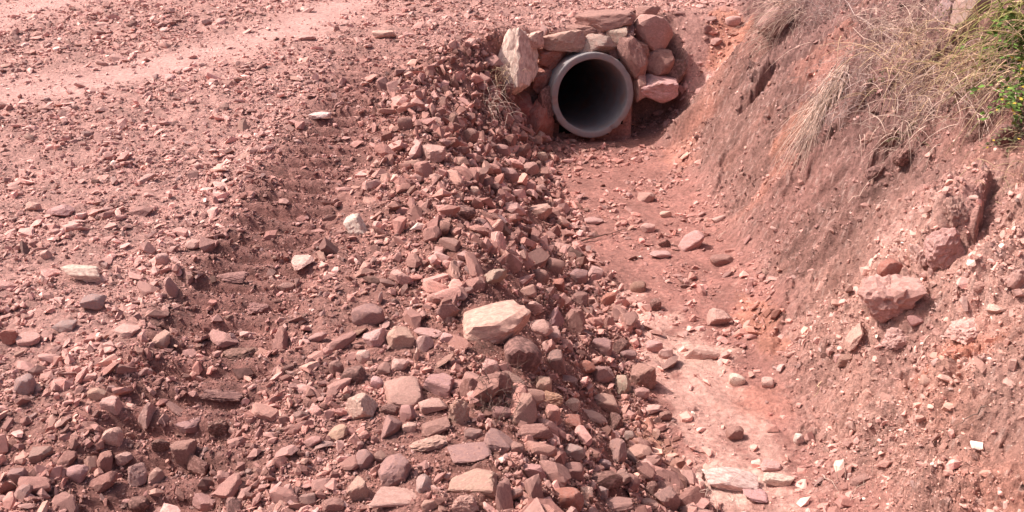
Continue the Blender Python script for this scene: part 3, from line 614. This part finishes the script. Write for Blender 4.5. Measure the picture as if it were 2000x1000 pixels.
hw = link(bpy.data.objects.new('stone_headwall', None)); hw.location = (0.72, 7.6, -.6)
hw['label'] = 'rough dry stone headwall stacked around the mouth of the concrete pipe'; hw['category'] = 'headwall'
bpy.context.view_layer.update()
WALL = [ (1009,120,80,126,7.38,.34,'squared',-4,'white','big whitish squared stone at the corner of the headwall'),(1044,77,36,32,7.56,.22,'block',0,'cream','small whitish stone tucked behind the big corner stone'),
 (972,168,56,40,7.36,.26,'crumbly',-6,'ochre',None),(1012,222,66,84,7.50,.34,'block',4,'red',None),(1048,246,66,104,7.44,.20,'wedge',10,'red','dark red slanting slab leaning against the pipe'),
 (1078,108,68,52,7.66,.26,'block',-8,'red',None),(1060,160,42,62,7.60,.26,'block',0,'red',None),(1104,80,84,42,7.62,.26,'block',4,'tan','tan stone just left of the pipe crown'),(1166,86,78,40,7.62,.28,'wedge',12,'olive','olive grey stone over the crown of the pipe'),
 (1236,110,58,84,7.64,.18,'block',-24,'brown',None),(1205,74,46,44,7.74,.22,'block',0,'olive',None),(1182,46,112,52,7.82,.30,'slab',-5,'brown','broad brown capstone lying behind the crown of the pipe'),(1272,66,80,72,7.90,.34,'round',24,'pink',None),(1246,92,46,40,7.80,.26,'block',20,'brown',None),
 (1266,22,46,22,8.15,.20,'slab',0,'brown',None),(1288,122,56,50,7.78,.28,'round',0,'brown',None),(1320,140,40,48,7.84,.28,'round',0,'dark',None),(1281,172,84,56,7.55,.50,'wedge',6,'pale pink','pale jagged lintel stone over the dark gap beside the pipe'),
 (1250,168,30,60,7.62,.26,'block',0,'pink',None),(1140,58,74,26,7.80,.3,'block',0,'brown',None),(1075,70,50,30,7.8,.24,'block',0,'tan',None),
 (990,270,60,50,7.48,.3,'block',0,'brown',None),(1100,285,50,20,7.46,.16,'block',0,'brown',None),(1066,205,30,70,7.50,.12,'block',0,'dark',None),(950,110,50,60,7.5,.3,'block',0,'pink',None)]
for (px, py, w, h, Yd, th, kind, rot, colour, lab) in WALL:
    c = at_y(px, py, Yd); k = (c - cam.location).length / F
    o = link(bpy.data.objects.new('stone', pool(kind, random.randrange(14)))); o.parent = hw; o.matrix_parent_inverse = hw.matrix_world.inverted()
    q = Euler((math.radians(random.uniform(-6, 2)), math.radians(rot), random.gauss(0, .07))).to_matrix()
    if kind == 'squared': q = Euler((math.radians(-22), math.radians(rot), math.radians(-34))).to_matrix()   # leans back, turned towards the road
    Q = np.array(q)
    vv = np.empty(len(o.data.vertices) * 3, np.float32); o.data.vertices.foreach_get('co', vv); vv = vv.reshape(-1, 3)
    loc = np.array(c + Vector((0, th * .5 - .05, 0))); W, Zh = w * k, h * k
    for _ in range(4):
        a, b, dd = project((vv * np.array([W, th, Zh])) @ Q.T + loc)
        W *= min(max((w * 1.07 / (a.max() - a.min())), .7), 1.4); Zh *= min(max(h * 1.07 / (b.max() - b.min()), .7), 1.4)
        a, b, dd = project((vv * np.array([W, th, Zh])) @ Q.T + loc)
        loc[0] += (px - (a.max() + a.min()) / 2) * k; loc[2] -= (py - (b.max() + b.min()) / 2) * k
    o.location = loc; o.scale = (W, th, Zh); o.rotation_euler = q.to_euler(); o.color = jitcol(ROCKCOL[colour], .05)
    if lab: o['label'] = lab

# ------------------------------------------------------------------ dry grass, twigs and weeds
def ribbons(name, strands, material, parent=None):
    """Each strand is (points, width at base): a thin three-sided stalk that tapers to a point."""
    VV, FF = [], []
    for pts, wd in strands:
        b = len(VV); m = len(pts)
        for i, p in enumerate(pts):
            q = pts[min(i + 1, m - 1)] - pts[max(i - 1, 0)]; q.normalize()
            s = q.cross(Vector((.3, .9, .2))).normalized(); t = q.cross(s); r = wd * (1 - .85 * i / (m - 1)) * .5
            for a in (0, 2.1, 4.2): VV.append(p + (s * math.cos(a) + t * math.sin(a)) * r)
        for i in range(m - 1):
            for a in range(3):
                u, v = b + i * 3 + a, b + i * 3 + (a + 1) % 3; FF.append((u, v, v + 3, u + 3))
    return mesh_obj(name, VV, FF, material, parent, True)
def blade(p, d, ln, droop, n=5, wig=.06, sag=Vector((0, 0, -1))):
    pts = [p.copy()]; d = d.normalized()
    for i in range(n):
        d = (d + sag * droop / n + Vector((random.gauss(0, wig), random.gauss(0, wig), random.gauss(0, wig)))).normalized()
        pts.append(pts[-1] + d * ln / n)
    return pts
def thing(name, label, cat, loc, group=None):
    o = link(bpy.data.objects.new(name, None)); o.location = loc; o['label'] = label; o['category'] = cat
    if group: o['group'] = group
    bpy.context.view_layer.update(); return o
def keep_world(o, par):
    o.parent = par; o.matrix_parent_inverse = Matrix.Translation(par.location).inverted(); return o
def solo(o, label, cat, group=None):
    o['label'] = label; o['category'] = cat
    if group: o['group'] = group
    return o
def rv(s): return Vector((random.gauss(0, s), random.gauss(0, s), random.gauss(0, s)))

# hanging clump: stalks rooted under the brow and combed down the bank
st = []
a0, n0, _, _ = ground_at(1655, 130); a1, _, _, _ = ground_at(1612, 215)
tip, _, _, _ = ground_at(1545, 365)
for i in range(210):
    t = random.random(); p = a0.lerp(a1, t) + rv(.03) + n0 * .03
    e, en, _, _ = ground_at(1548 + random.gauss(0, 22), 350 - 120 * random.random() ** 1.5) if i < 60 else (tip + rv(.085) + (a1 - tip) * random.random() * .7, n0, 0, 0)
    m = p.lerp(e, .5) + n0 * random.uniform(.04, .12) + rv(.015); pts = []
    for k in range(7):
        s = k / 6; pts.append(p * (1 - s) ** 2 + m * 2 * s * (1 - s) + (e + n0 * random.uniform(.01, .05)) * s * s)
    st.append((pts, random.uniform(.003, .007)))
solo(ribbons('grass_tuft', st, m_straw), 'long pale grey clump of dead grass hanging down the bank', 'grass tuft')
def tuft(name, px, py, n, ln, wdt, d, spread, droop, material, label, cat='grass tuft', base=.03, lift=0.0):
    g0, gn, dep, _ = ground_at(px, py); st = []
    for _ in range(int(n * 1.6)):
        st.append((blade(g0 + rv(base) * 1.2 + Vector((0, 0, lift)), Vector(d) + rv(spread), ln * random.uniform(.4, 1.15), droop), wdt * random.uniform(.9, 2.0)))
    return solo(ribbons(name, st, material), label, cat)
tuft('grass_tuft', 2004, 50, 60, .42, .005, (-.8, -.5, .3), .35, .9, m_yellowgreen, 'long yellow green blades arching over the thick tan branch', base=.08, lift=.08)
tuft('grass_tuft', 1968, 135, 46, .36, .0045, (-.8, -.5, .2), .4, 1.0, m_yellowgreen, 'yellow green grass mixed with straw just under the thick tan branch', base=.09, lift=.05)
tuft('grass_tuft', 1995, 160, 40, .34, .0045, (-.8, -.5, .2), .4, 1.1, m_straw2, 'tan straw spilling out between the two green weeds', base=.08, lift=.06)
tuft('grass_tuft', 1780, 120, 60, .38, .004, (-.6, -.6, .3), .4, 1.2, m_straw2, 'coarse straw drooping from the bank top between the thin branches', base=.10)
tuft('grass_tuft', 1545, 18, 90, .42, .0035, (-.7, -.4, .3), .3, 1.3, m_straw, 'drooping dry grass over the dark mauve boulder at the bank top', base=.07)
tuft('grass_tuft', 1500, 78, 36, .30, .003, (-.6, -.5, .3), .35, 1.2, m_straw, 'thin wisp of pale grass on bare soil below the mauve boulder', base=.05)
tuft('grass_tuft', 975, 165, 46, .20, .003, (.1, -.7, .5), .5, 1.0, m_straw2, 'straw tuft growing at the shoulder of the big whitish corner stone', base=.05, lift=.06)
tuft('grass_tuft', 962, 215, 40, .24, .003, (.25, -.6, .1), .4, 1.1, m_straw, 'wispy grass hanging on the rubble beside the culvert wing', base=.05, lift=.05)
tuft('grass_tuft', 1325, 120, 18, .16, .003, (.1, -.3, .8), .4, .8, m_straw, 'few short dry stalks behind the jagged lintel stone', base=.04)
tuft('grass_tuft', 1660, 215, 70, .24, .0028, (-.4, -.5, .3), .5, 1.1, m_greytwig, 'matted grey roots and grass under the brow of the bank', base=.09)
tuft('grass_tuft', 1770, 235, 60, .26, .003, (-.4, -.6, .3), .5, 1.2, m_straw, 'straggling straw below the crossing thin branches', base=.10)
tuft('grass_tuft', 1855, 135, 80, .28, .003, (-.3, -.5, .6), .5, 1.0, m_straw2, 'tangled tan straw in front of the big grey rock', base=.12)
tuft('grass_tuft', 1740, 60, 110, .40, .0028, (-.4, -.4, .6), .55, 1.0, m_straw, 'dense thicket of fine dead stalks along the bank top', base=.12)
tuft('grass_tuft', 1920, 190, 90, .30, .003, (-.4, -.6, .4), .55, 1.1, m_straw, 'curled dead stems beneath the green leaves', base=.10)
tuft('grass_tuft', 1625, 30, 60, .34, .0026, (-.3, -.3, .6), .5, .9, m_greytwig, 'sparse grey stems between the mauve boulder and the thicket', base=.10)
tuft('grass_tuft', 1400, 455, 22, .10, .0022, (-.2, -.4, .7), .6, .8, m_straw, 'small dead sprig behind the egg shaped cobble', base=.04)
tuft('grass_tuft', 1985, 330, 40, .16, .0028, (-.4, -.6, .5), .5, 1.0, m_straw2, 'short pale grass on the dark brow under the leaves', base=.07)
tuft('grass_tuft', 1660, 985, 26, .12, .002, (0, -.2, 1), .3, .4, m_straw, 'upright dead stalks at the foot of the bank close by', base=.07)
tuft('grass_tuft', 1380, 985, 10, .07, .002, (0, -.2, 1), .5, .6, m_straw, 'few short stalks by the half buried white outcrop', base=.04)

def twigs(p, d, ln, wd, depth, out, spread=.55, droop=.2):
    pts = blade(p, d, ln, droop, 6, .09); out.append((pts, max(wd, .0024)))
    if depth:
        for k in range(1, 6):
            if random.random() < .85:
                dd = (pts[k + 1] - pts[k]).normalized() + rv(spread)
                twigs(pts[k], dd, ln * random.uniform(.35, .6), wd * .6, depth - 1, out, spread, droop)
def bush(px, py, n, ln, wd, d, label, material, depth=2, droop=.3, spread=.55, lift=0.0, name='dry_shrub'):
    g0, gn, _, _ = ground_at(px, py); out = []; fine = []
    t = thing(name, label, 'shrub', g0)
    for k in range(int(n * 1.7)):
        o_ = []; twigs(g0 + rv(.05) + Vector((0, 0, lift)), Vector(d) + rv(.45), ln * random.uniform(.7, 1.15), wd, depth, o_, spread, droop)
        for s in o_: (out if s[1] > wd * .9 else fine).append(s)
    keep_world(ribbons('branch', out, material), t); fo = keep_world(ribbons('twigs', fine, material), t); fo['kind'] = 'stuff'; return t, out + fine
bush(1690, 150, 7, .45, .005, (-.5, -.5, .6), 'bare grey shrub rooted above the hanging dead grass', m_greytwig)
bush(1800, 90, 8, .50, .005, (-.6, -.5, .5), 'bare straw coloured shrub in front of the stalk thicket', m_straw)
bush(1915, 150, 8, .48, .006, (-.6, -.6, .3), 'twiggy tan shrub sprawling below the grey rock', m_straw2)
bush(1850, 210, 6, .34, .004, (-.5, -.7, .2), 'low dead shrub trailing down bare soil under the branches', m_straw)
bush(1600, 40, 5, .40, .003, (-.3, -.4, .7), 'thin wiry shrub beside the grey stems', m_greytwig)
bush(1975, 120, 7, .45, .005, (-.7, -.6, .2), 'sprawling leafless shrub mixed into the green leaves', m_straw2)
bush(972, 790, 9, .10, .003, (-.1, -.2, .9), 'dead brown twiggy weed in the rubble nearer than the huge cream boulder', m_twig, 2, .2, .8, name='dead_weed')
bush(975, 735, 5, .12, .0024, (-.3, -.1, .9), 'wiry dead weed sprouting at the foot of the huge cream boulder', m_twig, 1, .3, .7, name='dead_weed')
bush(1800, 175, 5, .26, .003, (-.6, -.6, .3), 'grey root tangle poking from the brow of the bank', m_greytwig, 2)

def stick(name, pts, wd, material, label, lifts=.03, side=()):
    q = []
    for i, (a, b) in enumerate(pts):
        gpt, gn, _, _ = ground_at(a, b); q.append(gpt + gn * (lifts if not isinstance(lifts, (list, tuple)) else lifts[i]))
    fine = []
    for i in range(len(q) - 1):
        fine += [q[i].lerp(q[i + 1], t) + rv(.006) for t in (0, .33, .66)]
    fine.append(q[-1])
    out = [(fine, wd)]
    for k in side:
        twigs(fine[k], (fine[min(k + 1, len(fine) - 1)] - fine[k]).normalized() + rv(.5), .22, wd * .5, 1, out, .5, .1)
    return solo(ribbons(name, out, material), label, 'branch')
stick('fallen_branch', [(2040, 15), (1975, 45), (1900, 75), (1840, 100), (1808, 122)], .014, m_straw2, 'thick tan branch reaching out over the blackish rock', [.22, .2, .18, .15, .1], (2, 4, 6, 8, 10))
stick('fallen_branch', [(2010, 60), (1940, 100), (1890, 150), (1840, 185), (1770, 240)], .011, m_straw2, 'tan branch running down slope below the thick tan branch', [.2, .15, .12, .08, .04], (2, 4, 6, 8, 10))
stick('fallen_branch', [(1640, -10), (1690, 45), (1745, 92), (1800, 132), (1865, 172)], .008, m_greytwig, 'long thin grey branch crossing the stalk thicket', [.12, .12, .12, .1, .06], (2, 4, 6, 8, 10))
stick('fallen_branch', [(1660, 60), (1720, 100), (1790, 125), (1850, 150)], .006, m_straw, 'thin pale branch lying beside the long grey branch', .09, (2, 5, 7))
stick('fallen_branch', [(1930, 95), (1860, 130), (1780, 160), (1725, 150)], .007, m_straw2, 'slim tan branch pointing from the shrubs to the hanging grass', .10, (2, 5, 7))
stick('stick', [(1135, 470), (1180, 460), (1222, 449)], .014, m_twig, 'short brown stick lying on the ditch floor', .02, (4,))
stick('stick', [(1812, 655), (1806, 690), (1800, 722)], .006, m_straw, 'pale straight stem lying below the massive crumbly boulder', .03)
stick('stick', [(1608, 755), (1600, 768), (1592, 780)], .006, m_straw2, 'short pale splinter of wood low on the bank', .02)
stick('stick', [(1925, 800), (1900, 812), (1880, 830), (1862, 842)], .007, m_twig, 'curved dark root emerging from the lower bank', .02)
stick('stick', [(1605, 930), (1625, 950), (1640, 968)], .005, m_straw, 'thin straw stem near the foot of the bank', .02)
stick('stick', [(1660, 400), (1690, 370), (1720, 330)], .005, m_straw, 'thin pale stem lying diagonally below the dark clods', .03)

def leafy(px, py, n, size, reach, d, material, label, lift=.05, alt=None):
    g0, gn, _, _ = ground_at(px, py); t = thing('green_weed', label, 'plant', g0); stems = []; VV, FF = [], []; V2, F2 = [], []
    for k in range(n):
        pts = blade(g0 + rv(.05) + Vector((0, 0, lift * random.random())), Vector(d) + rv(.5), reach * random.uniform(.6, 1.1), .5, 6, .08); stems.append((pts, .003))
        for i in range(1, 7):
            for s in (-1, 1):
                c = pts[i]; ax = ((pts[i] - pts[i - 1]).normalized() + rv(.5)).normalized(); sd = (ax.cross(Vector((0, 0, 1))) + rv(.3)).normalized() * s
                tipv = (ax * .5 + sd).normalized(); nv = tipv.cross(ax).normalized(); L = size * random.uniform(.6, 1.2)
                v_, f_ = (V2, F2) if (alt and random.random() < .07) else (VV, FF); b = len(v_)
                wv = tipv.cross(nv).normalized() * L * .3
                v_ += [c, c + tipv * L * .45 + wv + nv * L * .06, c + tipv * L - nv * L * .1, c + tipv * L * .45 - wv + nv * L * .06, c + tipv * L * .5 - nv * L * .04]
                f_ += [(b, b + 1, b + 4), (b + 1, b + 2, b + 4), (b + 2, b + 3, b + 4), (b + 3, b, b + 4)]
    keep_world(ribbons('stem', stems, m_olive), t); keep_world(mesh_obj('foliage', VV, FF, material, None, False), t)
    if V2: keep_world(mesh_obj('foliage', V2, F2, alt, None, False), t)['label'] = 'yellowed leaves'
leafy(1992, 105, 44, .040, .24, (-.7, -.6, .3), m_leaf, 'bright green leafy weed at the top of the bank', .12)
leafy(1996, 190, 30, .032, .20, (-.7, -.6, .2), m_leaf, 'green weed with yellowed leaves beneath the bright green one', .1, m_yellow)
leafy(1990, 245, 12, .022, .16, (-.5, -.6, .1), m_olive, 'dull olive weed fringing the hollow with the dark round stone', .05, m_yellow)
leafy(1735, 170, 16, .014, .15, (-.5, -.6, .3), m_olive, 'creeping olive weed above the dark clods on the bank', .04)
leafy(1990, 20, 14, .024, .24, (-.6, -.6, .3), m_olive, 'dull green weed behind the thick tan branch', .1)
leafy(1830, 60, 10, .014, .2, (-.5, -.6, .4), m_olive, 'few olive sprigs among straw in front of the grey rock', .05)
leafy(1780, 270, 8, .012, .10, (-.5, -.6, .2), m_olive, 'tiny olive sprigs just above the dark clods', .02)

# ------------------------------------------------------------------ what each stone is called
SHAPE = {'round': 'rounded', 'slab': 'flat', 'wedge': 'pointed', 'block': 'angular', 'crumbly': 'crumbly'}
def short(l): return l
MARKS = [(1158, 187, 'the pipe mouth'), (1008, 120, 'the whitish corner stone'), (962, 624, 'the huge cream boulder'), (719, 614, 'the dome shaped stone'), (1256, 734, 'the big brown channel block'),
 (961, 543, 'the greenish grey stone'), (770, 917, 'the tilted purple block'), (776, 969, 'the long tan slab'), (706, 793, 'the cream angular stone'), (788, 766, 'the large flat pink slab'), (858, 753, 'the large pink brown block'),
 (1110, 974, 'the brick red rock'), (927, 942, 'the tan topped boulder'), (917, 882, 'the broad mauve slab'), (1078, 777, 'the ochre stone'), (1206, 882, 'the upright mauve rock'), (358, 882, 'the upright brown rut block'), (372, 830, 'the slab bridging the rut'),
 (436, 767, 'the long clod across the rut'), (158, 532, 'the whitish road slab'), (182, 588, 'the low grey road block'), (120, 410, 'the shadow casting road stone'), (697, 438, 'the bright whitish angular stone'), (592, 511, 'the flat cream stone by the rut'),
 (1350, 471, 'the egg shaped cobble'), (1428, 940, 'the half buried white outcrop'), (1560, 857, 'the white pebble'), (1742, 578, 'the massive crumbly boulder'), (1845, 482, 'the flaky outcrop'), (1890, 644, 'the cream bank outcrop'),
 (1405, 620, 'the pink stone at the bank toe'), (846, 298, 'the pale block high on the rubble'), (625, 225, 'the thin white road chip'), (1512, 38, 'the mauve bank top boulder'), (1435, 846, 'the lone brown channel stone'), (50, 752, 'the rounded grey pink road stone'),
 (270, 928, 'the dark faced ridge block'), (1188, 584, 'the dark red pyramid stone'), (1084, 522, 'the round brown cobble'), (1893, 22, 'the big grey bank top rock'), (1961, 262, 'the dark stone under the leaves'), (1545, 350, 'the tip of the hanging dead grass')]
used = set(n[6] for n in NOTE if n[6])
for n_ in sorted(NOTE, key=lambda q: -q[3]):
    o, px, py, w, cn, kind, lab = n_
    if lab: o['label'] = lab; continue
    size = 'large' if w > 62 else 'middling' if w > 44 else 'small' if w > 30 else 'very small'
    ms = sorted(MARKS, key=lambda m: math.hypot(m[0] - px, (m[1] - py) * 1.3))[:4]; done = False
    for m in ms:
        dx, dy = px - m[0], py - m[1]
        side = ('on the bank side of' if dx > 0 else 'on the road side of') if abs(dx) > abs(dy) * 1.6 else ('beyond' if dy < 0 else 'nearer than') if abs(dy) > abs(dx) * 1.6 else \
               ('nearer and bankwards of' if dx > 0 else 'nearer and roadwards of') if dy > 0 else ('beyond and bankwards of' if dx > 0 else 'beyond and roadwards of')
        dist = 'close ' if math.hypot(dx, dy) < 90 else ''
        L = f'{size} {SHAPE[kind]} {cn} stone {dist}{side} {m[2]}'
        if L not in used and len(L.split()) <= 16: used.add(L); o['label'] = L; done = True; break
    if not done:
        L = f'{size} {SHAPE[kind]} {cn} stone {dist}{side} {ms[0][2]}'.split()
        first = f'{size} {SHAPE[kind]} {cn} stone {side} {ms[-1][2]}'
        o['label'] = ' '.join(L); o['group'] = 'alike ' + ' '.join(L[:4]) + 's ' + ms[0][2]
        for q in NOTE:
            if q[0].get('label') == o['label']: q[0]['group'] = o['group']
tri = sum((len(o.data.loops) - 2 * len(o.data.polygons)) for o in {o.data.name: o for o in C.objects if o.type == 'MESH'}.values())
print('rocks', len(NOTE), 'cut', cut, 'triangles', tri)
